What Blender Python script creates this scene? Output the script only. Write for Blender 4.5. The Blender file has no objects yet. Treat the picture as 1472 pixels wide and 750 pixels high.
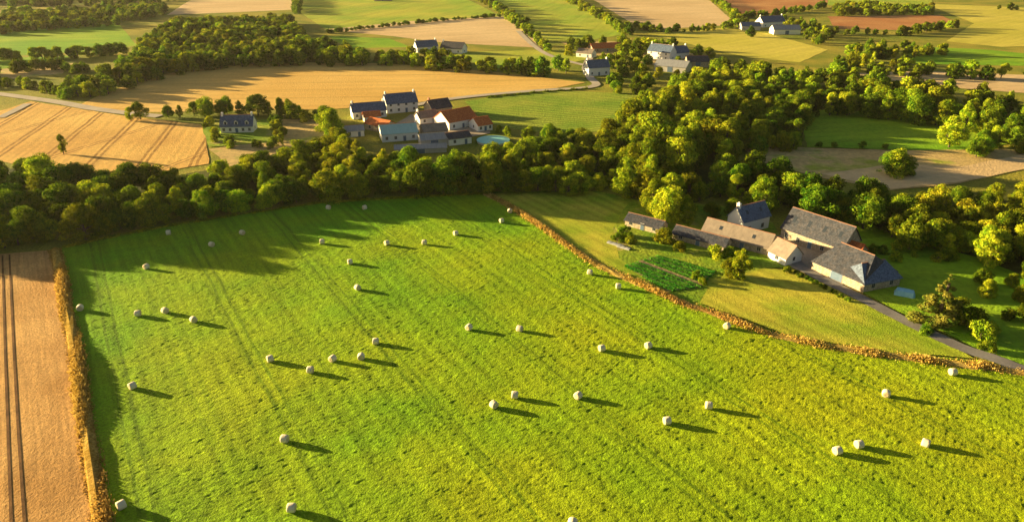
import bpy, math, random
import numpy as np
from mathutils import Vector
from mathutils.geometry import tessellate_polygon
random.seed(7); rng=np.random.default_rng(7)
scene=bpy.context.scene
scene.view_settings.view_transform='Standard'; scene.view_settings.look='None'; scene.view_settings.exposure=0

# ---------------------------------------------------------------- camera
H=78.0; F=1000.0; PITCH=math.radians(25)
cd=bpy.data.cameras.new('camera'); cam=bpy.data.objects.new('camera',cd); scene.collection.objects.link(cam)
cam.location=(0,0,H); cam.rotation_euler=(math.radians(65),0,0)
cd.sensor_width=36; cd.lens=36*F/1472; cd.clip_end=12000; cd.clip_start=1
scene.camera=cam
sp,cp=math.sin(PITCH),math.cos(PITCH)
def G(u,v,z=0.0):
    """survey transform: aerial-survey reading -> metric ground position (x east, y north)"""
    a=(u-736)/F; b=(v-375)/F
    k=(H-z)/(sp+b*cp)
    return (a*k,(cp-b*sp)*k)

# ---------------------------------------------------------------- light
SUN_EL=math.radians(8.6); SUN_ROT=math.atan2(-.95,.31)
w=bpy.data.worlds.new('World'); scene.world=w; w.use_nodes=True
nt=w.node_tree; bg=nt.nodes['Background']
sky=nt.nodes.new('ShaderNodeTexSky'); sky.sky_type='NISHITA'; sky.sun_disc=False
sky.sun_elevation=SUN_EL; sky.sun_rotation=SUN_ROT%(2*math.pi); sky.dust_density=3; sky.ozone_density=.7
nt.links.new(sky.outputs[0],bg.inputs[0]); bg.inputs[1].default_value=.13
sl=bpy.data.lights.new('sun','SUN'); sl.energy=21; sl.angle=math.radians(.6); sl.color=(1,.74,.35)
so=bpy.data.objects.new('sun',sl); scene.collection.objects.link(so)
sd=Vector((math.sin(SUN_ROT)*math.cos(SUN_EL),math.cos(SUN_ROT)*math.cos(SUN_EL),math.sin(SUN_EL)))
so.rotation_euler=sd.to_track_quat('Z','Y').to_euler(); so.location=(-200,100,150)

# ---------------------------------------------------------------- materials
def base_mat(name,rough=.9):
    m=bpy.data.materials.new(name); m.use_nodes=True
    n=m.node_tree.nodes; l=m.node_tree.links; b=n['Principled BSDF']
    b.inputs['Roughness'].default_value=rough
    b.inputs['Specular IOR Level'].default_value=.1
    return m,n,l,b
def math_n(n,l,op,a,b=None,c=None):
    k=n.new('ShaderNodeMath'); k.operation=op
    for i,x in enumerate((a,b,c)):
        if x is None: continue
        if isinstance(x,(int,float)): k.inputs[i].default_value=x
        else: l.new(x,k.inputs[i])
    return k.outputs[0]
def mix(n,l,f,a,b,t='MIX'):
    k=n.new('ShaderNodeMixRGB'); k.blend_type=t
    for i,x in enumerate((f,a,b)):
        if isinstance(x,(int,float)): k.inputs[i].default_value=x
        elif isinstance(x,tuple): k.inputs[i].default_value=(*x,1)
        else: l.new(x,k.inputs[i])
    return k.outputs[0]
def noise(n,l,vec,scale,detail=3,rough=.6):
    k=n.new('ShaderNodeTexNoise'); k.inputs['Scale'].default_value=scale; k.inputs['Detail'].default_value=detail
    k.inputs['Roughness'].default_value=rough; l.new(vec,k.inputs['Vector']); return k.outputs[0]
def rng_map(n,l,x,a,b,c=0.,d=1.):
    k=n.new('ShaderNodeMapRange'); l.new(x,k.inputs[0])
    for i,v in enumerate((a,b,c,d)): k.inputs[i+1].default_value=v
    return k.outputs[0]
def along(n,l,pos,ang):
    k=n.new('ShaderNodeVectorMath'); k.operation='DOT_PRODUCT'; l.new(pos,k.inputs[0])
    k.inputs[1].default_value=(-math.sin(ang),math.cos(ang),0); return k.outputs['Value']
def ground_mat(name,c1,c2,large=.02,fine=1.5,contrast=.45,bump=.6,bscale=1.2,bdist=.4,tram=None,rows=None,patch=None,grad=None,streak=None):
    m,n,l,b=base_mat(name)
    geo=n.new('ShaderNodeNewGeometry'); pos=geo.outputs['Position']
    big=rng_map(n,l,noise(n,l,pos,large,4,.55),.38,.62)
    if grad:
        g=rng_map(n,l,along(n,l,pos,math.radians(grad[0])),grad[1],grad[2])
        big=math_n(n,l,'ADD',math_n(n,l,'MULTIPLY',big,.45),math_n(n,l,'MULTIPLY',g,.55))
    col=mix(n,l,big,c1,c2)
    f1=noise(n,l,pos,fine,3,.7)
    v=rng_map(n,l,f1,.3,.7,1-contrast,1+contrast)
    if patch:
        p=rng_map(n,l,noise(n,l,pos,patch[0],3),patch[1],patch[1]+.08)
        col=mix(n,l,p,col,patch[2])
    if streak:
        for (ang,acr,alg,amt) in streak:
            cb=n.new('ShaderNodeCombineXYZ'); l.new(math_n(n,l,'MULTIPLY',along(n,l,pos,math.radians(ang)),acr),cb.inputs[0])
            l.new(math_n(n,l,'MULTIPLY',along(n,l,pos,math.radians(ang-90)),alg),cb.inputs[1])
            v=math_n(n,l,'MULTIPLY',v,rng_map(n,l,noise(n,l,cb.outputs[0],1.,2,.6),.3,.7,1-amt,1+amt))
    if rows:
        for (ang,per,dep) in rows:
            d=along(n,l,pos,math.radians(ang))
            d=math_n(n,l,'ADD',d,math_n(n,l,'MULTIPLY',noise(n,l,pos,.15,2),per*.5))
            s=math_n(n,l,'SINE',math_n(n,l,'MULTIPLY',d,2*math.pi/per))
            s=math_n(n,l,'MULTIPLY',s,math_n(n,l,'MULTIPLY',rng_map(n,l,noise(n,l,pos,.04,2),.3,.7,.2,1.6),dep))
            v=math_n(n,l,'MULTIPLY',v,math_n(n,l,'ADD',1.0,s))
    if tram:
        for (ang,per,off,gap,wd,tc,st) in tram:
            d=along(n,l,pos,math.radians(ang))
            d=math_n(n,l,'ADD',d,math_n(n,l,'MULTIPLY',noise(n,l,pos,.05,2),1.5))
            t=math_n(n,l,'MULTIPLY',math_n(n,l,'FRACT',math_n(n,l,'DIVIDE',math_n(n,l,'ADD',d,off+5000*per),per)),per)
            k=math_n(n,l,'ADD',math_n(n,l,'COMPARE',t,1.0,wd),math_n(n,l,'COMPARE',t,1.0+gap,wd))
            k=math_n(n,l,'MULTIPLY',k,rng_map(n,l,noise(n,l,pos,.3,3),.3,.6,st*.4,st))
            col=mix(n,l,k,col,tc)
    hsv=n.new('ShaderNodeHueSaturation'); l.new(col,hsv.inputs['Color']); l.new(v,hsv.inputs['Value'])
    l.new(hsv.outputs[0],b.inputs['Base Color'])
    bn=n.new('ShaderNodeBump'); bn.inputs['Strength'].default_value=bump; bn.inputs['Distance'].default_value=bdist
    l.new(noise(n,l,pos,bscale,4,.65),bn.inputs['Height']); l.new(bn.outputs[0],b.inputs['Normal'])
    return m
ROW=-57.
M={}
M['base']=ground_mat('rough_grass',(.16,.20,.02),(.32,.28,.04),large=.03,bump=1,bdist=.8,bscale=.9)
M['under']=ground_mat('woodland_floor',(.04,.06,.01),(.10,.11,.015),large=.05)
M['crop']=ground_mat('clover_crop',(.10,.31,.006),(.40,.42,.008),large=.022,fine=2.6,contrast=.36,bump=.9,bscale=3.0,bdist=.3,grad=(-125,-170,45),
    streak=[(ROW,.8,.05,.14),(ROW,.25,.012,.11),(ROW+80,.5,.05,.06)],
    tram=[(ROW-1,24,6,2.0,.30,(.08,.16,.005),.6),(ROW+1,12,2,2.4,.5,(.10,.22,.005),.22)],rows=[(ROW,3.1,.05)])
M['wheat']=ground_mat('wheat_field',(.64,.40,.10),(.74,.50,.15),large=.012,fine=.5,contrast=.12,bump=.8,bscale=1.0,
    streak=[(4,.35,.01,.10)],tram=[(4,21,0,2.,.35,(.38,.21,.05),.7)],rows=[(4,3.5,.04)])
M['wheat2']=ground_mat('ripe_barley_field',(.58,.34,.09),(.70,.45,.13),large=.02,fine=.4,contrast=.15,bump=.8,streak=[(104,.4,.02,.12)],
    tram=[(104,19,3,2.2,.55,(.24,.12,.03),.9),(72,52,10,2.2,.45,(.26,.13,.04),.8)],rows=[(104,3,.05)])
M['stubble']=ground_mat('cereal_stubble',(.42,.23,.07),(.60,.36,.13),large=.05,fine=1.8,contrast=.25,bump=1,bscale=2.4,streak=[(ROW+1,1.6,.05,.18)])
M['maize']=ground_mat('maize_field',(.15,.26,.02),(.28,.33,.04),large=.03,fine=.8,contrast=.3,bump=1,bdist=.8,rows=[(18,3.6,.26)])
M['tan']=ground_mat('cut_hay_field',(.60,.43,.22),(.70,.52,.28),large=.01,fine=.3,contrast=.12,streak=[(20,.15,.01,.1)])
M['green']=ground_mat('pasture',(.24,.37,.03),(.42,.43,.05),large=.012,fine=.4,contrast=.2,bump=1,streak=[(75,.15,.01,.15)])
M['green2']=ground_mat('lush_pasture',(.14,.33,.012),(.28,.41,.02),large=.015,fine=.5,contrast=.2,bump=1,streak=[(10,.2,.01,.15)])
M['yellow']=ground_mat('meadow_yellow',(.50,.46,.06),(.60,.52,.09),large=.01,fine=.3,contrast=.15,streak=[(40,.15,.01,.1)])
M['redsoil']=ground_mat('ploughed_soil',(.40,.17,.06),(.50,.26,.10),large=.02,fine=.5,contrast=.25,rows=[(30,3,.12)])
M['brown']=ground_mat('dry_pasture',(.46,.33,.13),(.58,.43,.18),large=.03,fine=.5,contrast=.25,patch=(.03,.55,(.32,.36,.05)),streak=[(0,.2,.02,.15)])
M['lawn']=ground_mat('mown_lawn',(.24,.34,.02),(.48,.44,.05),large=.05,fine=1.4,contrast=.2,bump=1,bscale=3,bdist=.2,rows=[(ROW,4,.10)],streak=[(ROW,.5,.03,.15)])
M['garden']=ground_mat('garden_grass',(.14,.26,.015),(.30,.36,.03),large=.08,fine=1,contrast=.35,bump=1,patch=(.08,.58,(.38,.34,.10)))
M['soil']=ground_mat('kitchen_garden_soil',(.20,.17,.08),(.30,.24,.12),large=.2,fine=2)
M['gravel']=ground_mat('gravel_yard',(.34,.28,.21),(.44,.37,.28),large=.1,fine=2,contrast=.2,bump=.3,bdist=.05)
M['asphalt']=ground_mat('worn_asphalt_lane',(.17,.16,.16),(.25,.24,.23),large=.1,fine=2,contrast=.15,bump=.2,bdist=.02)
M['lane']=ground_mat('pale_country_lane',(.42,.37,.31),(.50,.44,.36),large=.1,fine=2,contrast=.12,bump=.2,bdist=.02)
M['rut']=ground_mat('dark_wheel_rut',(.10,.05,.02),(.20,.10,.035),large=.2,fine=2,contrast=.3,bump=.6,bdist=.1)

def leaf_mat(name,c1,c2,trans=.30,hue=(.47,.51),hr=.04):
    m=bpy.data.materials.new(name); m.use_nodes=True; n=m.node_tree.nodes; l=m.node_tree.links
    n.remove(n['Principled BSDF']); out=n['Material Output']
    geo=n.new('ShaderNodeNewGeometry'); tc=n.new('ShaderNodeTexCoord'); oi=n.new('ShaderNodeObjectInfo')
    f=rng_map(n,l,noise(n,l,tc.outputs['Object'],.6,2,.7),.38,.62)
    col=mix(n,l,f,c1,c2)
    big=noise(n,l,geo.outputs['Position'],.018,1)
    hs=n.new('ShaderNodeHueSaturation'); l.new(col,hs.inputs['Color'])
    l.new(math_n(n,l,'ADD',math_n(n,l,'MULTIPLY',oi.outputs['Random'],hr),rng_map(n,l,big,.3,.7,hue[0],hue[1])),hs.inputs['Hue'])
    l.new(math_n(n,l,'MULTIPLY',rng_map(n,l,noise(n,l,tc.outputs['Object'],2.5,1),.3,.7,.6,1.4),
        math_n(n,l,'ADD',.55,math_n(n,l,'MULTIPLY',math_n(n,l,'FRACT',math_n(n,l,'MULTIPLY',oi.outputs['Random'],7.3)),.95))),hs.inputs['Value'])
    d=n.new('ShaderNodeBsdfDiffuse'); t=n.new('ShaderNodeBsdfTranslucent'); ms=n.new('ShaderNodeMixShader'); ms.inputs[0].default_value=trans
    l.new(hs.outputs[0],d.inputs[0]); l.new(hs.outputs[0],t.inputs[0]); l.new(d.outputs[0],ms.inputs[1]); l.new(t.outputs[0],ms.inputs[2])
    l.new(ms.outputs[0],out.inputs[0]); return m
M['leaf']=leaf_mat('leaves_oak',(.055,.12,.007),(.24,.29,.014))
M['leaf2']=leaf_mat('leaves_ash',(.14,.22,.010),(.42,.42,.02))
M['leafd']=leaf_mat('leaves_conifer',(.06,.10,.012),(.20,.18,.03))
M['dry']=leaf_mat('dry_grass_blades',(.38,.24,.06),(.58,.41,.12),hue=(.488,.518),hr=.0,trans=.3)
M['gold']=leaf_mat('golden_grass_blades',(.48,.31,.06),(.66,.46,.12),hue=(.495,.512),hr=0,trans=.3)
M['veg']=leaf_mat('vegetable_leaves',(.06,.20,.02),(.14,.28,.03),hue=(.50,.53))
def simple(name,c1,c2,scale=1.,rough=.8,bump=.3,brick=None,stretch=None,spec=.2):
    m,n,l,b=base_mat(name,rough); b.inputs['Specular IOR Level'].default_value=spec
    tc=n.new('ShaderNodeTexCoord'); pos=tc.outputs['Object']
    if stretch:
        mp=n.new('ShaderNodeMapping'); mp.inputs['Scale'].default_value=stretch; l.new(pos,mp.inputs[0]); pos2=mp.outputs[0]
    else: pos2=pos
    f=rng_map(n,l,noise(n,l,pos2,scale,5,.7),.3,.7)
    col=mix(n,l,f,c1,c2)
    if brick:
        v=n.new('ShaderNodeTexVoronoi'); v.inputs['Scale'].default_value=brick; l.new(pos,v.inputs['Vector'])
        bw=n.new('ShaderNodeRGBToBW'); l.new(v.outputs['Color'],bw.inputs[0])
        col=mix(n,l,.5,col,bw.outputs[0],'SOFT_LIGHT')
    l.new(col,b.inputs['Base Color'])
    bn=n.new('ShaderNodeBump'); bn.inputs['Strength'].default_value=bump; bn.inputs['Distance'].default_value=.05
    l.new(noise(n,l,pos2,scale*4,3),bn.inputs['Height']); l.new(bn.outputs[0],b.inputs['Normal']); return m
M['white']=simple('white_render',(.78,.77,.73),(.86,.85,.82),.6)
M['stone']=simple('granite_rubble_wall',(.30,.24,.17),(.50,.42,.32),1.2,brick=3)
M['block']=simple('concrete_block_wall',(.40,.39,.36),(.50,.48,.44),.8)
M['slate']=simple('blue_slate_roof',(.07,.10,.17),(.12,.17,.26),1.5,.5,brick=3.5)
M['slateb']=simple('weathered_slate_roof',(.03,.042,.065),(.085,.08,.09),.8,.7,brick=3)
M['fibro']=simple('lichened_fibre_cement_roof',(.18,.15,.125),(.30,.25,.20),.7,.8,stretch=(1,.3,1))
M['tile']=simple('terracotta_tile_roof',(.46,.11,.035),(.62,.20,.06),1.5,.8,brick=3)
M['metal']=simple('grey_sheet_roof',(.24,.25,.27),(.36,.37,.38),.5,.5,stretch=(3,.3,1))
M['teal']=simple('pale_green_sheet_roof',(.32,.52,.48),(.42,.62,.57),.4,.5,stretch=(3,.3,1))
M['glass']=simple('window_glass',(.03,.04,.05),(.05,.06,.08),.5,.15,0,spec=.6)
M['frame']=simple('painted_frame',(.6,.6,.58),(.7,.7,.68),1)
M['door']=simple('wooden_door',(.10,.16,.24),(.14,.2,.3),1)
M['chim']=simple('brick_chimney',(.30,.15,.09),(.40,.22,.15),2)
M['bark']=simple('bark',(.08,.06,.04),(.14,.11,.08),2)
M['straw']=simple('wrapped_straw',(.66,.58,.40),(.82,.75,.56),3.,.8,bump=.6,stretch=(.4,3,3))
M['strawend']=simple('straw_end',(.56,.46,.26),(.74,.63,.40),6.,.9,bump=.8)
M['cover']=simple('tank_cover_turquoise',(.26,.66,.60),(.36,.76,.70),.5,.5)
M['tarp']=simple('blue_tarp',(.20,.50,.66),(.33,.62,.76),1.,.5,bump=1)
M['plastic']=simple('grey_ground_sheet',(.22,.24,.25),(.36,.37,.37),1.,.5,bump=1)

# ---------------------------------------------------------------- mesh helpers
def mk(name,verts,faces,mats,idx=None,parent=None,smooth=False):
    me=bpy.data.meshes.new(name); me.from_pydata([tuple(map(float,v)) for v in verts],[],[tuple(f) for f in faces])
    for m in mats: me.materials.append(m)
    if idx is not None: me.polygons.foreach_set('material_index',idx)
    if smooth: me.polygons.foreach_set('use_smooth',[True]*len(me.polygons))
    me.update(); o=bpy.data.objects.new(name,me); scene.collection.objects.link(o)
    if parent: o.parent=parent
    return o
def empty(name,loc=(0,0,0),rz=0):
    o=bpy.data.objects.new(name,None); scene.collection.objects.link(o); o.location=loc; o.rotation_euler=(0,0,rz); o.empty_display_size=.5; return o
def inpoly(px,py,poly):
    px=np.asarray(px);py=np.asarray(py); c=np.zeros(px.shape,bool); j=len(poly)-1
    for i in range(len(poly)):
        xi,yi=poly[i];xj,yj=poly[j]
        if yi!=yj: c^=((yi>py)!=(yj>py))&(px<(xj-xi)*(py-yi)/(yj-yi)+xi)
        j=i
    return c
layer=[0.02]
def field(name,pts,mat,world=False,jit=.5):
    P=pts if world else [G(*p) for p in pts]
    Q=[]
    for i,a in enumerate(P):
        b=P[(i+1)%len(P)]; L=math.hypot(b[0]-a[0],b[1]-a[1]); k=max(1,int(L/6)) if not world else 1
        for t in range(k):
            s=t/k; j=jit if t else 0
            Q.append((a[0]+(b[0]-a[0])*s+random.uniform(-j,j),a[1]+(b[1]-a[1])*s+random.uniform(-j,j)))
    layer[0]+=.006; z=layer[0]
    vs=[Vector((x,y,z)) for x,y in Q]; tr=tessellate_polygon([vs])
    fs=[]
    for t in tr:
        a,b,c=[vs[i] for i in t]
        fs.append(t if (b-a).cross(c-a).z>0 else t[::-1])
    return mk(name,vs,fs,[mat])
roads=[]
def smooth_path(P,n=8):
    out=[]
    for i in range(len(P)-1):
        p0=P[max(i-1,0)];p1=P[i];p2=P[i+1];p3=P[min(i+2,len(P)-1)]
        for k in range(n):
            t=k/n
            out.append(tuple(.5*((2*p1[d])+(-p0[d]+p2[d])*t+(2*p0[d]-5*p1[d]+4*p2[d]-p3[d])*t*t+(-p0[d]+3*p1[d]-3*p2[d]+p3[d])*t**3) for d in (0,1)))
    out.append(P[-1]); return out
def road(name,pts,width,mat,block=True):
    P=smooth_path([G(*p) for p in pts]); layer[0]+=.006; z=layer[0]+.05
    vs=[];fs=[]
    for i,p in enumerate(P):
        a=P[max(i-1,0)];b=P[min(i+1,len(P)-1)]; d=Vector((b[0]-a[0],b[1]-a[1])).normalized(); nn=Vector((-d.y,d.x))
        for s in (-.5,.5):
            ww=width*(1+random.uniform(-.06,.06)); vs.append((p[0]+nn.x*s*ww,p[1]+nn.y*s*ww,z))
        if i: k=2*i; fs.append((k-2,k,k+1,k-1))
    if block: roads.append((np.array(P),width*.5+2.5))
    return mk(name,vs,[f for f in fs],[mat])

# ---------------------------------------------------------------- ground & fields
mk('ground',[(-6000,-500,0),(6000,-500,0),(6000,9000,0),(-6000,9000,0)],[(0,1,2,3)],[M['base']])
field('field_pasture',[(0,48),(60,40),(170,34),(197,66),(110,76),(0,82),(-60,85),(-60,50)],M['green2'])
field('field_pasture',[(-60,85),(0,84),(110,80),(60,92),(0,100),(-60,105)],M['green2'])
field('field_dry_pasture',[(-60,105),(0,100),(60,92),(110,88),(90,106),(0,115),(-60,118)],M['brown'])
field('field_cut_hay',[(-80,2),(40,0),(90,-8),(-80,-8)],M['tan'])
field('field_cut_hay',[(240,22),(268,4),(300,-12),(440,-12),(428,14),(340,18)],M['tan'])
field('field_pasture',[(432,-14),(640,-14),(690,8),(720,24),(620,28),(470,44),(428,16)],M['green'])
field('field_cut_hay',[(465,43),(600,30),(722,24),(745,28),(778,69),(640,62),(560,52)],M['tan'])
field('field_pasture',[(470,52),(560,56),(590,68),(500,70)],M['green2'])
field('field_pasture',[(700,-14),(800,-14),(905,48),(850,58),(785,58),(740,22)],M['green'])
field('field_cut_hay',[(830,-14),(1010,-8),(1060,36),(955,42),(905,32)],M['tan'])
field('field_meadow',[(930,48),(1045,41),(1100,48),(1190,72),(1150,90),(1080,84),(1000,66)],M['yellow'])
field('field_ploughed',[(1010,-12),(1190,-12),(1190,4),(1120,20),(1062,22),(1040,8)],M['redsoil'])
field('field_pasture',[(1190,-12),(1340,-12),(1340,10),(1240,12),(1190,8)],M['green'])
field('field_ploughed',[(1190,24),(1350,22),(1380,34),(1300,44),(1200,42)],M['redsoil'])
field('field_meadow',[(1330,6),(1440,10),(1560,16),(1560,64),(1440,68),(1360,60),(1400,34)],M['yellow'])
field('field_pasture',[(1300,66),(1420,72),(1500,80),(1500,96),(1310,92)],M['green2'])
field('field_cut_hay',[(1220,106),(1330,103),(1472,108),(1600,112),(1600,140),(1472,134),(1330,124)],M['tan'])
field('field_pasture',[(650,76),(790,72),(850,84),(780,102),(700,98)],M['green'])
field('field_wheat',[(112,152),(150,134),(240,106),(330,95),(430,90),(560,92),(700,103),(842,119),(800,127),(690,136),(580,150),(470,158),(380,158),(240,162),(180,162)],M['wheat'])
field('field_barley',[(-120,225),(-100,150),(0,160),(45,146),(170,166),(295,180),(300,236),(240,246),(140,252),(60,244),(0,232)],M['wheat2'])
field('field_maize',[(668,146),(780,130),(940,136),(930,160),(880,190),(760,190),(700,178)],M['maize'])
field('field_ploughed',[(405,172),(455,172),(475,208),(410,222)],M['brown'])
field('field_barley',[(300,215),(400,200),(412,218),(330,240)],M['brown'])
field('field_pasture',[(1148,157),(1300,163),(1440,188),(1470,205),(1380,216),(1300,216),(1160,212)],M['green2'])
field('field_dry_pasture',[(1060,206),(1160,213),(1300,217),(1472,215),(1600,222),(1600,246),(1472,244),(1380,264),(1280,274),(1180,256),(1090,232)],M['brown'])
field('field_cut_hay',[(1180,250),(1290,236),(1380,240),(1472,222),(1600,228),(1600,244),(1472,243),(1380,262),(1280,272)],M['tan'])
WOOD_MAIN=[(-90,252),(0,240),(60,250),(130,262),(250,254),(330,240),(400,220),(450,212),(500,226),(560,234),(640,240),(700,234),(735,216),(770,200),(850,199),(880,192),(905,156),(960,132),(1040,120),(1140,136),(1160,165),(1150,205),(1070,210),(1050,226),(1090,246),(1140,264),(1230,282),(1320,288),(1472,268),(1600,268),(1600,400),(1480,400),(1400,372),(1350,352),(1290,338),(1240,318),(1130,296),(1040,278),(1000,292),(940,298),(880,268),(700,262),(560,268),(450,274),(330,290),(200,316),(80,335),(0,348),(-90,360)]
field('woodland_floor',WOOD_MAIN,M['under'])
field('lawn_paddock',[(1020,402),(1100,386),(1140,388),(1235,432),(1370,498),(1400,516),(1250,503),(1130,482),(1005,436)],M['lawn'])
field('garden_grass',[(706,276),(860,276),(915,288),(990,292),(1070,300),(1110,320),(1150,385),(1100,386),(1020,402),(1005,436),(1050,458),(940,418),(850,376),(780,328)],M['garden'])
field('meadow_grass',[(712,279),(850,276),(905,292),(880,330),(890,372),(940,412),(850,374),(780,328)],M['lawn'])
field('garden_grass',[(1235,320),(1300,345),(1410,372),(1480,400),(1600,440),(1600,560),(1472,528),(1400,500),(1290,448),(1210,405)],M['green2'])
field('gravel_yard',[(1095,345),(1125,338),(1200,372),(1170,388),(1215,408),(1200,414),(1140,386),(1120,372)],M['gravel'])
field('gravel_yard',[(590,165),(640,168),(700,175),(705,192),(660,200),(600,190),(560,184)],M['gravel'])
field('gravel_yard',[(806,62),(880,60),(1000,78),(1000,96),(900,92),(850,78)],M['brown'])
field('garden_grass',[(290,178),(390,172),(402,200),(380,206),(300,212)],M['garden'])
SG=[(898,384),(948,368),(1028,392),(1006,414),(960,420)]
field('kitchen_garden',SG,M['soil'])
eL=G(80,360); eB=G(146,750); dx,dy=eB[0]-eL[0],eB[1]-eL[1]
eBB=(eL[0]+dx*1.4,eL[1]+dy*1.4)
field('field_stubble',[eBB,(eBB[0]-60,eBB[1]),(-250,60),G(-140,368),G(0,366),eL],M['stubble'],world=True)
road('wheel_rut',[(4,368),(7,480),(12,620),(17,752),(22,900)],.42,M['rut'],False)
road('wheel_rut',[(14,367),(19,480),(27,620),(36,752),(46,900)],.42,M['rut'],False)
road('country_lane',[(-60,130),(0,136),(80,147),(130,156),(180,163),(230,168)],6,M['lane'])
road('country_lane',[(560,158),(590,153),(640,144),(700,137),(770,131),(852,125),(848,112),(842,98),(850,80)],5,M['lane'])
road('country_lane',[(745,45),(760,60),(778,74),(800,84),(846,96)],4.5,M['lane'])
road('farm_drive',[(1128,352),(1142,376),(1170,396),(1222,422),(1300,462),(1380,500),(1430,517),(1480,536),(1600,580)],3.4,M['asphalt'])
road('farm_track',[(0,170),(25,158),(40,150)],4,M['lane'])

# ---------------------------------------------------------------- clover field, modelled canopy
CROP=[eL,G(160,340),G(240,326),G(400,302),G(470,292),G(600,284),G(700,279),G(790,336),G(850,378),G(940,421),G(1050,464),G(1130,489),G(1250,510),G(1400,530),G(1480,542),(175,72),(190,45),(eBB[0],45),eBB]
st=.36
xs=np.arange(-135,195,st); ys=np.arange(44,224,st); X,Y=np.meshgrid(xs,ys)
ins=inpoly(X,Y,CROP)
def vnoise(shape,cell):
    a=rng.random((int(shape[0]/cell)+3,int(shape[1]/cell)+3))
    yy=np.arange(shape[0])/cell; xx=np.arange(shape[1])/cell; y0=yy.astype(int); x0=xx.astype(int)
    fy=(yy-y0)[:,None]; fx=(xx-x0)[None]; fy=fy*fy*(3-2*fy); fx=fx*fx*(3-2*fx)
    return (a[y0][:,x0]*(1-fy)*(1-fx)+a[y0+1][:,x0]*fy*(1-fx)+a[y0][:,x0+1]*(1-fy)*fx+a[y0+1][:,x0+1]*fy*fx)
ra=math.radians(ROW); D=-math.sin(ra)*X+math.cos(ra)*Y
Z=.12+.085*rng.random(X.shape)+.04*vnoise(X.shape,2.6)+.2*vnoise(X.shape,34)+.010*np.sin(D*2*math.pi/3.1)
Xj=X+rng.uniform(-.11,.11,X.shape); Yj=Y+rng.uniform(-.11,.11,X.shape)
ny,nx=X.shape; cell=ins[:-1,:-1]&ins[1:,:-1]&ins[:-1,1:]&ins[1:,1:]
ii=np.arange(ny*nx).reshape(ny,nx); a=ii[:-1,:-1][cell];b=ii[:-1,1:][cell];c=ii[1:,1:][cell];d=ii[1:,:-1][cell]
tri=np.concatenate([np.stack([a,b,c],1),np.stack([a,c,d],1)]); used=np.unique(tri); rem=np.full(ny*nx,-1); rem[used]=np.arange(len(used)); tri=rem[tri]
co=np.stack([Xj.ravel()[used],Yj.ravel()[used],Z.ravel()[used]],1)
me=bpy.data.meshes.new('clover_field'); me.vertices.add(len(co)); me.vertices.foreach_set('co',co.ravel())
me.loops.add(tri.size); me.loops.foreach_set('vertex_index',tri.ravel().astype(np.int32)); me.polygons.add(len(tri))
me.polygons.foreach_set('loop_start',np.arange(0,tri.size,3,dtype=np.int32)); me.update(calc_edges=True)
me.materials.append(M['crop']); fo=bpy.data.objects.new('clover_field',me); scene.collection.objects.link(fo)

# ---------------------------------------------------------------- grass strips
def grass_strip(name,path,width,h,per_m,mat,bank=.35):
    P=smooth_path(path,6); vs=[];fs=[];mi=[]
    for i in range(len(P)-1):
        a=Vector(P[i]);b=Vector(P[i+1]);L=(b-a).length; n=max(1,int(L*per_m)); d=(b-a)/max(L,1e-6); nn=Vector((-d.y,d.x))
        for _ in range(n):
            o=random.gauss(0,.30)*width; o=max(-width*.75,min(width*.75,o)); p=a+(b-a)*random.random()+nn*o
            hm=.5+.8*(math.sin(p.x*.7+p.y*.31)*.5+.5); hh=h*hm*random.uniform(.5,1.1)*(1-.45*abs(o)/(width*.75)); an=random.uniform(0,math.pi); wd=random.uniform(.08,.2)
            lx,ly=random.gauss(0,.2)*hh,random.gauss(0,.2)*hh; cx,cy=math.cos(an)*wd,math.sin(an)*wd; k=len(vs)
            vs+= [(p.x-cx,p.y-cy,.0),(p.x+cx,p.y+cy,.0),(p.x+cx*1.2+lx,p.y+cy*1.2+ly,hh*.8),(p.x+lx*1.4,p.y+ly*1.4,hh)]; fs.append((k,k+1,k+2,k+3)); 
    n0=len(vs)
    prof=[(-.6,-.02),(-.35,bank),(0,bank*1.4),(.35,bank),(.6,-.02)]
    for i,p in enumerate(P):
        a=P[max(i-1,0)];b=P[min(i+1,len(P)-1)]; d=Vector((b[0]-a[0],b[1]-a[1])).normalized(); nn=Vector((-d.y,d.x))
        for (s,z) in prof: vs.append((p[0]+nn.x*s*width,p[1]+nn.y*s*width,z*random.uniform(.7,1.2)))
        if i:
            for k in range(4):
                q=n0+(i-1)*5+k; fs.append((q,q+5,q+6,q+1)[::-1])
    return mk(name,vs,fs,[mat])
BANK=[G(698,280),G(745,305),G(790,334),G(850,376),G(940,419),G(1050,462),G(1130,487),G(1250,508),G(1400,528),G(1480,540),(170,76)]
grass_strip('dry_grass_bank',BANK,2.8,1.0,80,M['dry'])
grass_strip('green_weeds_on_bank',BANK,4.2,.8,14,M['leaf2'],bank=.1)
grass_strip('golden_grass_verge',[eL,((eL[0]+eB[0])/2+.5,(eL[1]+eB[1])/2),eB,eBB],2.3,1.5,130,M['gold'],bank=.8)
grass_strip('rough_grass_margin',[G(90,356),G(240,326),G(400,302),G(470,292),G(600,284),G(700,279)],2.2,.8,30,M['leaf2'])
grass_strip('roadside_hedge',[G(700,141),G(770,134),G(845,128)],2,1.2,20,M['leaf'])

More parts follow.
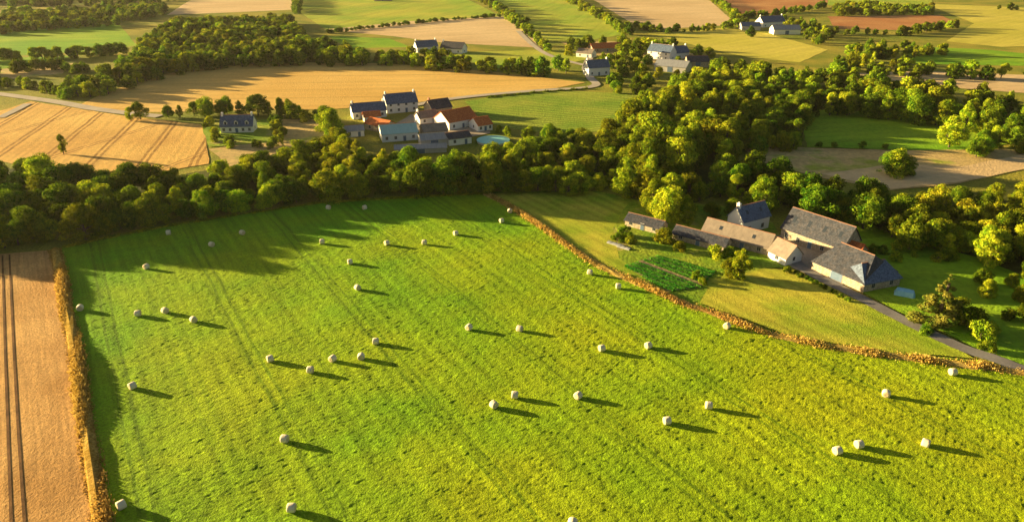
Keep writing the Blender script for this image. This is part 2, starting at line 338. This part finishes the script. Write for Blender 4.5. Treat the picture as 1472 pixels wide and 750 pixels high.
# ---------------------------------------------------------------- trees
def tree_mesh(name,Ht,R,base,nl,nleaf,ls,seed,shape='round',leaf='leaf',lr=.36):
    r=np.random.default_rng(seed); cs=[];rs=[]
    ch=Ht*(1-base)
    ph=r.uniform(0,6.28); ph2=r.uniform(0,6.28)
    for i in range(nl):
        t=(i+.5)/nl if shape=='cone' else r.random()**.8
        if shape=='cone': rad=R*(1-t)**.8*.8+.15
        elif shape=='tall': rad=R*math.sin(math.pi*min(.97,.12+.85*t))**.7*.8
        else: rad=R*math.sqrt(max(0.02,1-(t*1.55-.55)**2 if t>.35 else .85+.4*t))*.78
        an=r.uniform(0,2*math.pi); rad*=1+.22*math.sin(an*2+ph)+.14*math.sin(an*3+ph2+t*4)
        q=rad*math.sqrt(r.uniform(.2,1))
        lrad=R*lr*r.uniform(.45,1.4)*(1 if shape!='cone' else (1.15-t))
        cs.append((math.cos(an)*q,math.sin(an)*q,Ht*base+t*(ch-lrad*.8)*r.uniform(.9,1.06)+lrad*.2)); rs.append(lrad)
    cs=np.array(cs);rs=np.array(rs)
    pr=rs**2/np.sum(rs**2); li=r.choice(nl,nleaf,p=pr); d=r.normal(size=(nleaf,3)); d/=np.linalg.norm(d,axis=1)[:,None]
    p=cs[li]+d*(rs[li]*r.uniform(.70,1.16,nleaf))[:,None]*np.array([1,1,.85])
    p[:,2]=np.maximum(p[:,2],.15)
    nn=d*1.0+r.normal(size=(nleaf,3))*.36; nn/=np.linalg.norm(nn,axis=1)[:,None]
    up=r.normal(size=(nleaf,3)); t1=np.cross(nn,up); t1/=np.linalg.norm(t1,axis=1)[:,None]; t2=np.cross(nn,t1)
    s=(ls*r.uniform(.55,1.3,nleaf))[:,None]
    V=np.stack([p-t1*s*.5,p+t2*s*.32-t1*s*.05,p+t1*s*.5,p-t2*s*.36],1).reshape(-1,3)
    Fq=np.arange(nleaf*4).reshape(-1,4); vs=V.tolist(); fs=Fq.tolist(); mi=[0]*nleaf
    def limb(a,b,r0,r1):
        a=Vector(a);b=Vector(b);dd=(b-a).normalized(); u=dd.orthogonal().normalized(); v=dd.cross(u); k=len(vs)
        for (c,rr) in ((a,r0),((a+b)/2+Vector((.1,.05,0))*r0,(r0+r1)/2),(b,r1)):
            for j in range(6):
                an=j*math.pi/3; vs.append(tuple(c+u*math.cos(an)*rr+v*math.sin(an)*rr))
        for q in range(2):
            for j in range(6): fs.append([k+q*6+j,k+q*6+(j+1)%6,k+q*6+6+(j+1)%6,k+q*6+6+j]); mi.append(1)
    top=Ht*(.55 if shape=='round' else .85); tr=Ht*.028+.05
    limb((0,0,-.2),(0,0,top),tr,tr*.4)
    for i in range(min(nl,12)):
        c=cs[i]; z0=max(Ht*.15,min(top*.9,c[2]*.6)); limb((0,0,z0),tuple(c),tr*.45,.04)
    me=bpy.data.meshes.new(name); me.from_pydata(vs,[],fs); me.materials.append(M[leaf]); me.materials.append(M['bark'])
    me.polygons.foreach_set('material_index',mi); me.update(); return me
TV={'oak':[(tree_mesh('oak_tree_mesh',9,4.3,.06,rg,7500,.46,s,'round','leaf',l_),9) for s,rg,l_ in ((1,44,.30),(2,32,.36),(3,56,.26),(4,40,.32),(5,48,.29))],
 'ash':[(tree_mesh('ash_tree_mesh',12,3.9,.06,52,8000,.46,s,'tall','leaf2',.28),12) for s in (11,12,13)],
 'light':[(tree_mesh('maple_tree_mesh',9,4.2,.06,42,7500,.46,s,'round','leaf2',.31),9) for s in (21,22,23)],
 'bush':[(tree_mesh('bush_mesh',3,1.9,.0,20,2800,.28,s,'round','leaf',.36),3) for s in (31,32,33)],
 'bushl':[(tree_mesh('light_bush_mesh',3,1.9,.0,20,2800,.28,s,'round','leaf2',.36),3) for s in (34,35)],
 'cone':[(tree_mesh('conifer_tree_mesh',12,3.4,.06,60,8500,.42,s,'cone','leafd',.27),12) for s in (41,)]}
TF={'oak':[(tree_mesh('distant_oak_mesh',9,4.3,.05,28,2000,.9,s,'round','leaf',.32),9) for s in (51,52,53)],
 'ash':[(tree_mesh('distant_ash_mesh',12,3.9,.05,30,2200,.9,s,'tall','leaf2',.30),12) for s in (61,62)],
 'light':[(tree_mesh('distant_maple_mesh',9,4.2,.05,26,2000,.9,s,'round','leaf2',.32),9) for s in (71,72)]}
def tree(kind,name,x,y,h,parent=None,wide=1.):
    src=TF if (math.hypot(x,y)>400 and kind in TF) else TV
    me,hn=random.choice(src[kind]); o=bpy.data.objects.new(name,me); scene.collection.objects.link(o)
    s=h/hn; o.location=(x,y,0); o.rotation_euler=(random.uniform(-.06,.06),random.uniform(-.06,.06),random.uniform(0,6.28))
    o.scale=(s*wide*random.uniform(.8,1.25),s*wide*random.uniform(.8,1.25),s)
    if parent: o.parent=parent
    return o
blocks=[]
def block(x,y,r):
    blocks.append((x,y,r)); d=math.hypot(x,y); n=min(6,int(max(0,d-270)/65))
    for k in range(1,n+1): blocks.append((x-x/d*k*7,y-y/d*k*7,r))
def blocked(x,y):
    for (bx,by,br) in blocks:
        if (x-bx)**2+(y-by)**2<br*br: return True
    for P,wd in roads:
        if np.min((P[:,0]-x)**2+(P[:,1]-y)**2)<wd*wd: return True
    return False

# ---------------------------------------------------------------- buildings
def boxv(x0,x1,y0,y1,z0,z1):
    return [(x0,y0,z0),(x1,y0,z0),(x1,y1,z0),(x0,y1,z0),(x0,y0,z1),(x1,y0,z1),(x1,y1,z1),(x0,y1,z1)],[(0,3,2,1),(4,5,6,7),(0,1,5,4),(1,2,6,5),(2,3,7,6),(3,0,4,7)]
def boxes(name,lst,mat,parent):
    vs=[];fs=[]
    for b in lst:
        v,f=boxv(*b); k=len(vs); vs+=v; fs+=[tuple(i+k for i in q) for q in f]
    if vs: mk(name,vs,fs,[mat],parent=parent)
def building(name,A,B,W,h,rh,wall='white',roof='slate',win=3,door=True,chim=2,hip=0,dormers=0,storeys=1,sky_lights=0):
    a=Vector(G(*A)); b=Vector(G(*B))
    L=(b-a).length; an=math.atan2(b.y-a.y,b.x-a.x); e=empty(name,(a.x,a.y,0),an)
    for t in (.15,.5,.85):
        q=a+(b-a)*t+Vector((-math.sin(an),math.cos(an)))*W/2; block(q.x,q.y,W/2+2.5)
    m=W/2
    v=[(0,0,-.3),(L,0,-.3),(L,W,-.3),(0,W,-.3),(0,0,h),(L,0,h),(L,W,h),(0,W,h)]
    f=[(0,1,5,4),(1,2,6,5),(2,3,7,6),(3,0,4,7)]
    if not hip:
        v+=[(0,m,h+rh-.05),(L,m,h+rh-.05)]; f[1]=(1,2,6,9,5); f[3]=(3,0,4,8,7)
    mk('walls',v,f,[M[wall]],parent=e)
    o=.35; sl=rh/m; zo=h-o*sl; T=.14
    R=[(-o,-o,zo),(L+o,-o,zo),(L+o,W+o,zo),(-o,W+o,zo),(-o if not hip else hip,m,h+rh),(L+o if not hip else L-hip,m,h+rh)]
    R2=[(x,y,z+T) for x,y,z in R]; n=6
    fs=[(0,4,5,1),(2,5,4,3),(n+0,n+1,n+5,n+4),(n+2,n+3,n+4,n+5),(0,1,n+1,n),(2,3,n+3,n+2)]
    if hip: fs+=[(n+1,n+2,n+5),(n+3,n,n+4),(1,2,n+2,n+1),(3,0,n,n+3)]
    else: fs+=[(1,5,n+5,n+1),(5,2,n+2,n+5),(3,4,n+4,n+3),(4,0,n,n+4)]
    mk('roof',R+R2,fs,[M[roof]],parent=e)
    boxes('ridge',[(R[4][0],R[5][0],m-.14,m+.14,h+rh+T-.05,h+rh+T+.08)],M[roof if roof=='tile' else 'chim' if wall!='block' else roof],e)
    if sky_lights:
        vs=[];fs=[]
        for i in range(sky_lights):
            x=L*(i+.5)/sky_lights; k=len(vs)
            for (xx,yy) in ((x-.45,m*.35),(x+.45,m*.35),(x+.45,m*.62),(x-.45,m*.62)): vs.append((xx,yy,h+yy*sl+T+.05))
            fs.append((k,k+1,k+2,k+3))
        mk('roof_windows',vs,fs,[M['glass']],parent=e)
    pan=[];fr=[];dr=[]
    for s in range(storeys):
        z=.95+s*2.6; zt=min(z+1.25,h-.25)
        if zt-z<.4: continue
        for i in range(win):
            x=L*(i+.5)/win
            for (y0,y1,y2) in ((-.05,-.02,1),(W+.02,W+.05,-1)):
                if door and s==0 and i==win//2 and y2==1: continue
                ya,yb=(y0,.0) if y2==1 else (W,y1); yp=(-.07,-.052) if y2==1 else (W+.052,W+.07)
                fr.append((x-.62,x+.62,ya,yb,z-.1,zt+.1)); pan.append((x-.48,x-.04,yp[0],yp[1],z,zt)); pan.append((x+.04,x+.48,yp[0],yp[1],z,zt))
    if win:
        for xx in (-.05,L):
            fr.append((xx,xx+.05,m-.5,m+.5,1.0,2.2)); pan.append((-.075,-.052,m-.38,m+.38,1.1,2.1) if xx<0 else (L+.052,L+.075,m-.38,m+.38,1.1,2.1))
    if door:
        x=L*((win//2)+.5)/max(win,1); ww=.55 if win else 1.6; zt=2.15 if win else min(3.2,h-.2)
        fr.append((x-ww-.12,x+ww+.12,-.05,0,0,zt+.12)); dr.append((x-ww,x+ww,-.08,-.052,0.02,zt))
    boxes('window_frames',fr,M['frame' if wall!='stone' else 'block'],e); boxes('window_glass',pan,M['glass'],e); boxes('door',dr,M['door'],e)
    ch=[]
    if chim:
        ps=[.55,L-.55][:chim] if chim<3 else [.55,L/2,L-.55]
        for x in ps: ch+=[(x-.35,x+.35,m-.55,m+.55,h+rh-.9,h+rh+1.0),(x-.42,x+.42,m-.62,m+.62,h+rh+1.0,h+rh+1.12),(x-.15,x+.15,m-.2,m+.2,h+rh+1.12,h+rh+1.45)]
        boxes('chimney',ch,M['white' if wall=='white' else 'chim'],e)
    if dormers:
        vs=[];fs=[];gl=[];rv=[];rf=[]
        for i in range(dormers):
            x=L*(i+.5)/dormers; w2=.75; y0=.5; zb=h+y0*sl-.1; zt=zb+1.35; yb=min(m,(zt-h)/sl)
            k=len(vs); vs+=[(x-w2,y0,zb),(x+w2,y0,zb),(x+w2,y0,zt),(x,y0,zt+.7),(x-w2,y0,zt),(x-w2,yb,zt),(x+w2,yb,zt)]
            fs+=[(k,k+1,k+2,k+3,k+4),(k+1,k+6,k+2),(k,k+4,k+5)]
            gl.append((x-.45,x+.45,y0-.05,y0-.02,zb+.25,zt))
            k=len(rv); g=.15; rv+=[(x-w2-g,y0-.2,zt-.08),(x,y0-.2,zt+.8),(x+w2+g,y0-.2,zt-.08),(x-w2-g,yb+.4,zt-.08),(x,min(m,yb+.9),zt+.8),(x+w2+g,yb+.4,zt-.08)]
            rf+=[(k,k+1,k+4,k+3),(k+1,k+2,k+5,k+4)]
        mk('dormer_walls',vs,fs,[M[wall]],parent=e); mk('dormer_roofs',rv,rf,[M[roof]],parent=e); boxes('dormer_glass',gl,M['glass'],e)
    return e
building('white_dormer_house',(318,192),(364,191),8,3.1,3.9,win=5,dormers=3,chim=2)
building('stone_farmhouse',(1121,343),(1207,374),9,3.6,4.8,'stone','slateb',win=5,chim=0,sky_lights=4)
building('stone_annexe',(1208,372),(1229,379),6,2.4,2.2,'stone','tile',win=1,door=False,chim=0)
building('stone_barn',(1166,388),(1238,420),13,2.6,4.6,'stone','slateb',win=0,chim=0,hip=2.5)
building('slate_wing',(1240,421),(1292,411),8,2.5,3.2,'stone','slate',win=2,chim=0,door=False,hip=2)
building('slate_roof_house',(1066,338),(1104,328),6,4.2,3.4,'white','slate',win=2,chim=1,door=False,sky_lights=2)
building('stone_longhouse',(1008,342),(1102,368),6.5,2.3,2.9,'stone','fibro',win=4,chim=0,sky_lights=2)
building('white_gable_cottage',(1103,371),(1128,383),6,2.4,2.9,'white','fibro',win=1,chim=0,door=False)
building('low_shed',(898,325),(948,338),5,2.0,1.5,'stone','slateb',win=3,chim=0)
building('low_shed',(966,344),(1040,364),5,2.0,1.6,'stone','slateb',win=3,chim=0)
building('slate_terrace_house',(508,172),(556,168),8,3.4,3.2,'white','slate',win=4,chim=2)
building('slate_terrace_house',(557,164),(601,160),9,4.8,3.8,'white','slate',win=4,chim=2,storeys=2)
building('white_shed',(496,198),(524,196),7,2.6,1.6,'white','metal',win=2,chim=0)
building('tiled_outbuilding',(525,186),(554,192),7,2.8,2,'stone','tile',win=2,chim=0)
building('brown_outbuilding',(524,176),(548,174),5,2.4,1.8,'white','tile',win=1,chim=0)
building('green_roof_barn',(550,205),(601,201),11,3.4,2.6,'white','teal',win=4,chim=0)
building('brown_roof_house',(622,168),(650,164),9,3.6,3.4,'stone','slateb',win=2,chim=1)
building('brown_roof_house',(604,180),(630,176),6,3,2.4,'white','fibro',win=2,chim=1)
building('terracotta_farmhouse',(646,188),(686,180),12,3.6,3.8,'white','tile',win=3,chim=0)
building('terracotta_wing',(688,190),(708,187),9,2.8,2.6,'white','tile',win=3,chim=0)
building('grey_barn',(610,200),(644,197),9,3.0,2.2,'stone','fibro',win=2,chim=0)
building('grey_barn',(606,212),(644,209),8,2.8,1.6,'block','metal',win=0,chim=0)
building('grey_barn',(646,210),(678,206),8,2.8,1.6,'white','slateb',win=2,chim=0)
building('long_low_shed',(568,222),(642,219),6,1.9,1.0,'block','metal',win=0,chim=0)
building('low_farm_building',(828,82),(850,84),8,3,2.6,'white','fibro',win=2,chim=0)
building('low_farm_building',(852,76),(894,74),10,3,2.8,'stone','tile',win=3,chim=0)
building('white_gable_house',(846,110),(876,108),8,5,4,'white','slate',win=3,chim=2)
building('white_gable_house',(930,84),(962,88),9,5.4,4.4,'white','slate',win=3,chim=2,storeys=2)
building('slate_house',(964,86),(990,84),9,4.2,4,'white','slate',win=3,chim=2)
building('grey_barn',(940,102),(985,106),13,3.6,3,'block','metal',win=0,chim=0)
building('grey_barn',(988,97),(1018,97),10,3.6,3,'stone','slateb',win=0,chim=0)
building('village_house',(600,76),(630,74),9,3.8,4,'white','slate',win=3,chim=2)
building('village_house',(633,76),(664,78),9,3.6,4,'white','slateb',win=3,chim=1)
building('village_house',(1096,40),(1128,38),11,4.5,5,'white','slate',win=4,chim=2)
building('grey_barn',(1066,44),(1093,44),10,3.6,3,'block','slate',win=0,chim=0)
building('grey_barn',(1112,50),(1150,50),12,4,3.4,'white','metal',win=0,chim=0)
building('village_house',(538,2),(562,2),10,4,5,'stone','slateb',win=3,chim=2)
def tank(cx,cy,R,h):
    e=empty('covered_slurry_tank',(cx,cy,0)); n=36; vs=[];fs=[]
    for z in (0,h):
        for i in range(n): vs.append((R*math.cos(i*2*math.pi/n),R*math.sin(i*2*math.pi/n),z))
    for i in range(n): fs.append((i,(i+1)%n,n+(i+1)%n,n+i))
    mk('tank_wall',vs,fs,[M['block']],parent=e)
    vs=[];fs=[]; prof=[(R+.15,h),(R+.15,h+.12),(R*.7,h+.35),(R*.35,h+.5),(.3,h+.6)]
    for (r,z) in prof:
        for i in range(n): vs.append((r*math.cos(i*2*math.pi/n),r*math.sin(i*2*math.pi/n),z))
    for k in range(len(prof)-1):
        for i in range(n): fs.append((k*n+i,k*n+(i+1)%n,(k+1)*n+(i+1)%n,(k+1)*n+i))
    fs.append(tuple(range(4*n,5*n))); mk('tank_cover',vs,fs,[M['cover']],parent=e); block(cx,cy,R+3); blocks.append((cx,cy-12,R+4)); blocks.append((cx-3,cy-20,R+3)); blocks.append((cx-2,cy-28,R+1))
tx,ty=G(709,204); tank(tx,ty,6.8,.8)
for (u,v) in [(600,232),(640,230),(670,224),(570,232)]: blocks.append((*G(u,v),6))
tx,ty=G(1300,424); e=empty('tarp_covered_stack',(tx,ty,0),-.5)
vs=[];fs=[]; nx_,ny_=9,7
for j in range(ny_):
    for i in range(nx_):
        u=i/(nx_-1)*2-1; v_=j/(ny_-1)*2-1; edge=max(abs(u),abs(v_)); vs.append((u*2.3,v_*1.6,(1.5-.25*abs(v_)+random.uniform(-.06,.06)) if edge<.9 else random.uniform(.02,.15)))
for j in range(ny_-1):
    for i in range(nx_-1): k=j*nx_+i; fs.append((k,k+1,k+nx_+1,k+nx_))
mk('tarp',vs,fs,[M['tarp']],parent=e); blocks.append((tx,ty,3))
for (u,v,l_,w_,r_) in [(885,352,5,1.8,-.7),(897,357,4,1.6,-.7)]:
    x,y=G(u,v); e=empty('cold_frame',(x,y,0),r_); vs=[];fs=[]
    for i in range(7):
        for (yy,zz) in ((-.5,0),(-.45,.3),(-.15,.5),(.15,.5),(.45,.3),(.5,0)): vs.append(((i/6-.5)*l_,yy*w_,zz*(1+.1*(i%2))+.06))
        if i:
            for k in range(5): q=(i-1)*6+k; fs.append((q,q+6,q+7,q+1))
    mk('plastic_cover',vs,fs,[M['plastic']],parent=e)
poly=[G(*p) for p in SG]; vs=[];fs=[]; ang=math.radians(-47)
for k in range(60000):
    x=random.uniform(min(p[0] for p in poly),max(p[0] for p in poly)); y=random.uniform(min(p[1] for p in poly),max(p[1] for p in poly))
    d=-math.sin(ang)*x+math.cos(ang)*y
    if abs((d%2.2)-1.1)>.62 or (math.sin(d*.42)>.9): continue
    if not inpoly(x,y,poly): continue
    h=random.uniform(.2,.5); a_=random.uniform(0,3.14); cx,cy=math.cos(a_)*.15,math.sin(a_)*.15; q=len(vs); lx,ly=random.uniform(-.3,.3),random.uniform(-.3,.3)
    vs+=[(x-cx,y-cy,.1),(x+cx,y+cy,.1),(x+cx+lx,y+cy+ly,h+.1),(x-cx+lx,y-cy+ly,h+.1)]; fs.append((q,q+1,q+2,q+3))
mk('vegetable_rows',vs,fs,[M['veg']])

# ---------------------------------------------------------------- woods and hedges
cnt=[0]
def wood(name,pts,cell,hr,kinds,density=.95):
    par=empty(name); hm=sum(hr)/2; poly=[G(u,v,hm*.45) for u,v in pts]
    x0=min(p[0] for p in poly);x1=max(p[0] for p in poly);y0=min(p[1] for p in poly);y1=max(p[1] for p in poly)
    gx,gy=np.meshgrid(np.arange(x0,x1,cell),np.arange(y0,y1,cell)); gx=gx+rng.uniform(-.45,.45,gx.shape)*cell; gy=gy+rng.uniform(-.45,.45,gy.shape)*cell
    k=inpoly(gx,gy,poly)&(rng.random(gx.shape)<density)
    for x,y in zip(gx[k],gy[k]):
        if blocked(x,y): continue
        h=random.uniform(*hr)*(1+.22*math.sin(x*.05)*math.cos(y*.043)); tree(random.choice(kinds),'tree',x,y,h,par,1.05); cnt[0]+=1
    return par
def hedge(name,pts,spacing,hr,kinds,jit=1.,wide=1.):
    par=empty(name); hm=sum(hr)/2; P=[Vector(G(u,v,hm*.45)) for u,v in pts]
    for i in range(len(P)-1):
        L=(P[i+1]-P[i]).length; n=max(1,round(L/spacing))
        for k in range(n):
            p=P[i]+(P[i+1]-P[i])*((k+random.uniform(-.25,.25))/n); x=p.x+random.uniform(-jit,jit); y=p.y+random.uniform(-jit,jit)
            if blocked(x,y): continue
            tree(random.choice(kinds),'tree',x,y,random.uniform(*hr),par,wide); cnt[0]+=1
    return par
MIX=['oak','oak','light','light','ash']
wood('woodland',WOOD_MAIN,6.8,(6.0,10.5),['oak','oak','light','light','oak','ash'])
wood('tall_tree_grove',[(870,215),(905,170),(960,140),(1040,140),(1080,160),(1060,205),(1020,215),(990,235),(990,260),(960,290),(920,270),(880,250)],10,(12,17),['ash','light','ash'],.8)
wood('tree_belt',[(950,130),(1010,100),(1060,98),(1150,110),(1250,114),(1330,132),(1472,146),(1600,155),(1600,190),(1472,196),(1430,184),(1300,160),(1150,152),(1060,140)],9,(7,11),MIX)
wood('tree_belt',[(1195,96),(1190,84),(1230,66),(1300,64),(1370,72),(1300,80),(1310,98),(1480,104),(1600,107),(1600,113),(1472,108),(1300,104),(1200,112)],9,(7,9),MIX,.8)
wood('tree_belt',[(1190,11),(1240,6),(1340,9),(1340,17),(1210,20)],11,(7,9),['oak','light'],.85)
wood('woodland',[(88,124),(180,98),(205,80),(200,60),(240,36),(330,26),(415,28),(440,54),(500,72),(560,78),(620,80),(700,88),(790,96),(800,104),(700,98),(560,88),(430,86),(330,91),(240,101),(180,120),(120,134)],8.5,(7,11),['oak','oak','light','light'])
wood('tree_belt',[(-60,22),(0,20),(100,13),(240,6),(235,18),(170,31),(60,38),(0,44),(-60,48)],10,(7,10),['oak','light'],.8)
wood('tree_belt',[(-80,-3),(100,-5),(260,-5),(250,1),(0,8),(-80,10)],14,(8,10),['oak'],.6)
wood('village_trees',[(780,66),(850,58),(910,54),(1000,70),(1050,86),(1050,92),(1000,112),(930,122),(900,128),(860,122),(840,106),(800,100)],11,(7,10),MIX,.65)
wood('village_trees',[(1050,34),(1070,26),(1180,32),(1200,60),(1185,62),(1120,54),(1060,46)],12,(7,9),MIX,.65)
hedge('hedgerow',[(-100,352),(0,342),(75,330),(140,322),(200,312),(260,303),(320,292),(375,288),(430,272),(480,266),(540,266),(600,262),(660,264),(720,266),(780,264),(850,268)],5,(5.4,7.8),['oak','light','light'],1.2,1.15)
hedge('hedgerow',[(-60,84),(0,80),(110,76),(190,70)],6,(6,9),['oak','light'],2,1.2)
hedge('hedgerow',[(-60,104),(0,100),(80,92),(130,100)],6,(5,8),['oak'],3,1.2)
hedge('hedgerow',[(-60,118),(0,116),(60,122),(110,140)],5,(5,7),['oak','light'],2)
hedge('hedgerow',[(190,163),(240,158),(290,158),(330,154),(380,155),(430,163),(470,165)],5,(5,10),['oak','light','ash'],2.5,1.1)
hedge('hedgerow',[(300,176),(312,200),(340,206),(395,206),(402,190),(385,168)],5,(3,5),['oak','light'],2)
hedge('hedgerow',[(470,168),(485,190),(492,205),(520,218)],6,(7,10),['ash','oak','light'],2)
hedge('hedgerow',[(470,46),(560,36),(640,28),(722,22)],5,(2,4.5),['oak'],1.5,1.6)
hedge('hedgerow',[(682,-6),(712,8),(745,30),(770,58),(785,70)],7,(5,10),['oak','light'],4,1.1)
hedge('hedgerow',[(808,-6),(850,14),(905,46)],7,(5,10),['oak','light'],4,1.1)
hedge('hedgerow',[(905,36),(955,44),(1045,38),(1062,24),(1040,8),(1015,-8)],7,(3,8),['oak','light'],3,1.2)
hedge('hedgerow',[(1062,22),(1120,18),(1190,6)],8,(5,10),['oak'],4,1.1)
hedge('hedgerow',[(1190,44),(1300,46),(1372,34)],8,(5,9),['oak','light'],4,1.1)
hedge('hedgerow',[(1440,10),(1600,18)],8,(5,10),['oak'],3)
hedge('hedgerow',[(425,-6),(428,16)],8,(8,10),['oak'],3)
hedge('hedgerow',[(700,180),(730,190),(800,194),(860,192)],5,(3.,5),['oak','light'],1.5)
hedge('hedgerow',[(880,126),(940,132)],6,(5,8),['oak','light'],2)
hedge('hedgerow',[(1150,152),(1230,150),(1300,158),(1400,172),(1472,184)],7,(10,14),['ash','oak'],3)
hedge('hedgerow',[(1120,200),(1180,208),(1300,212)],8,(2.,4),['oak'],2,1.3)
wood('scrub',[(1400,200),(1440,186),(1480,190),(1560,200),(1560,222),(1472,214),(1400,216)],7,(6,9),['oak','light'])
wood('woodland',[(1250,318),(1300,300),(1400,310),(1600,320),(1600,440),(1500,420),(1460,404),(1440,370),(1380,352),(1320,344)],7,(6,9),['oak','light'],.8)
wood('scrub',[(1020,300),(1060,296),(1110,300),(1060,308),(1010,312)],5,(3.5,5),['light','oak'],.8)
wood('garden_shrubs',[(905,290),(990,292),(1000,320),(960,318),(910,306)],5,(4,8),['light','ash','oak'],.7)
wood('garden_shrubs',[(940,325),(985,330),(1050,362),(1040,375),(985,362),(950,345)],4,(2.2,4.),['bush','bushl','bushl'],.75)
wood('garden_shrubs',[(1340,445),(1380,440),(1430,465),(1420,490),(1370,480)],4.5,(2.5,4.5),['bush','bushl'],.6)
wood('garden_shrubs',[(1400,380),(1480,400),(1600,430),(1600,500),(1472,470),(1430,440)],6,(3,6),['oak','light','bush'],.5)
wood('garden_shrubs',[(1220,345),(1240,340),(1350,350),(1400,380),(1330,372),(1260,372)],6,(2.,3.5),['bush','bushl'],.5)
def single(kind,name,u,vbase,h,wide=1):
    x,y=G(u,vbase); return tree(kind,name,x,y,h,None,wide)
single('cone','conifer_tree',1344,466,12,1.35)
single('light','maple_tree',1287,250,9,1.25); single('oak','oak_tree',1280,250,8,1.2); single('light','maple_tree',1300,251,7,1.1)
single('ash','ash_tree',1060,402,8.5,.9); single('light','maple_tree',1048,398,5,.9)
single('ash','ash_tree',1364,212,13,1.); single('ash','ash_tree',92,222,8,.8); single('ash','ash_tree',70,246,7,.8)
single('ash','ash_tree',935,305,11,1.1); single('light','maple_tree',960,318,11,1.); single('ash','ash_tree',985,322,9,1.)
single('ash','ash_tree',478,200,13,1.1); single('ash','ash_tree',406,170,10,.6)
for (u,v,h) in [(1252,366,3),(1268,364,2.5),(1364,372,3),(1348,376,2.5),(1420,505,2.5),(1130,392,1.8),(1000,400,2.2),(1010,408,1.8),(888,348,3),(900,340,3.4),(905,352,2.6),(1390,470,5),(1408,488,4.5),(1375,452,4),(1330,480,2.2)]:
    single(random.choice(['bush','bushl']),'garden_bush',u,v,h,1.05)
roads_bak=roads[:]; roads.clear()
hedge('clipped_drive_hedge',[(1146,392),(1186,413),(1225,434)],1.6,(1.,1.4),['bush'],.2,.9)
roads.extend(roads_bak)
wood('bushes_on_bank',[(1060,460),(1130,482),(1200,494),(1200,490),(1130,478),(1060,456)],4,(.8,1.4),['bushl'],.5)

# ---------------------------------------------------------------- round bales
def bale_mesh(seed):
    r=random.Random(seed); n=28; R=.75; Wd=.62; prof=[(-Wd,.0),(-Wd-.03,R*.45),(-Wd,R*.86),(-Wd+.07,R*.97),(-Wd*.4,R*1.005),(0,R),(Wd*.4,R*1.005),(Wd-.07,R*.97),(Wd,R*.86),(Wd+.03,R*.45),(Wd,0)]
    vs=[];fs=[];mi=[]
    for (x,q) in prof:
        for i in range(n):
            a=i*2*math.pi/n; k=q*(1+r.uniform(-.018,.018)); sag=.95 if math.sin(a)<-.6 else 1
            vs.append((x+r.uniform(-.012,.012),k*math.cos(a),k*math.sin(a)*sag+R*.95))
    for j in range(len(prof)-1):
        for i in range(n):
            fs.append((j*n+i,j*n+(i+1)%n,(j+1)*n+(i+1)%n,(j+1)*n+i)); mi.append(1 if j in(0,1,8,9) else 0)
    me=bpy.data.meshes.new('round_bale'); me.from_pydata(vs,[],[f[::-1] for f in fs]); me.materials.append(M['straw']); me.materials.append(M['strawend'])
    me.polygons.foreach_set('material_index',mi); me.polygons.foreach_set('use_smooth',[True]*len(fs)); me.update(); return me
BM=[bale_mesh(s) for s in range(4)]
BALES=[(472,298),(524,298),(348,334),(242,334),(304,351),(210,383),(463,347),(503,376),(556,349),(610,348),(655,335),(721,317),(733,303),(514,413),(115,442),(198,450),(237,446),(278,459),(674,470),(747,472),(540,490),(519,512),(478,515),(388,515),(446,531),(190,554),(865,500),(932,496),(848,391),(889,411),(1045,468),(740,567),(831,568),(710,581),(959,604),(1019,582),(1274,565),(1370,534),(1204,647),(1235,638),(1331,636),(409,630),(174,725),(419,729),(823,751)]
for (u,v) in BALES:
    x,y=G(u,v,.9); o=bpy.data.objects.new('round_straw_bale',random.choice(BM)); scene.collection.objects.link(o)
    o.location=(x,y,.2); s=.95; o.scale=(s,s,s); o.rotation_euler=(0,0,random.choice([random.uniform(-.5,.9),random.uniform(0,3.14)]))

# ---------------------------------------------------------------- thin evening haze lying over the valley
hv,hf=boxv(-1400,1400,-200,2200,-2,110)
hz=mk('haze',hv,hf,[])
hm_=bpy.data.materials.new('evening_haze'); hm_.use_nodes=True; hn=hm_.node_tree.nodes; hl=hm_.node_tree.links
hn.remove(hn['Principled BSDF']); vsn=hn.new('ShaderNodeVolumeScatter'); vsn.inputs['Density'].default_value=.00003; vsn.inputs['Color'].default_value=(1,.93,.82,1); vsn.inputs['Anisotropy'].default_value=.3
hl.new(vsn.outputs[0],hn['Material Output'].inputs['Volume']); hz.data.materials.append(hm_)
print('TREES',cnt[0])
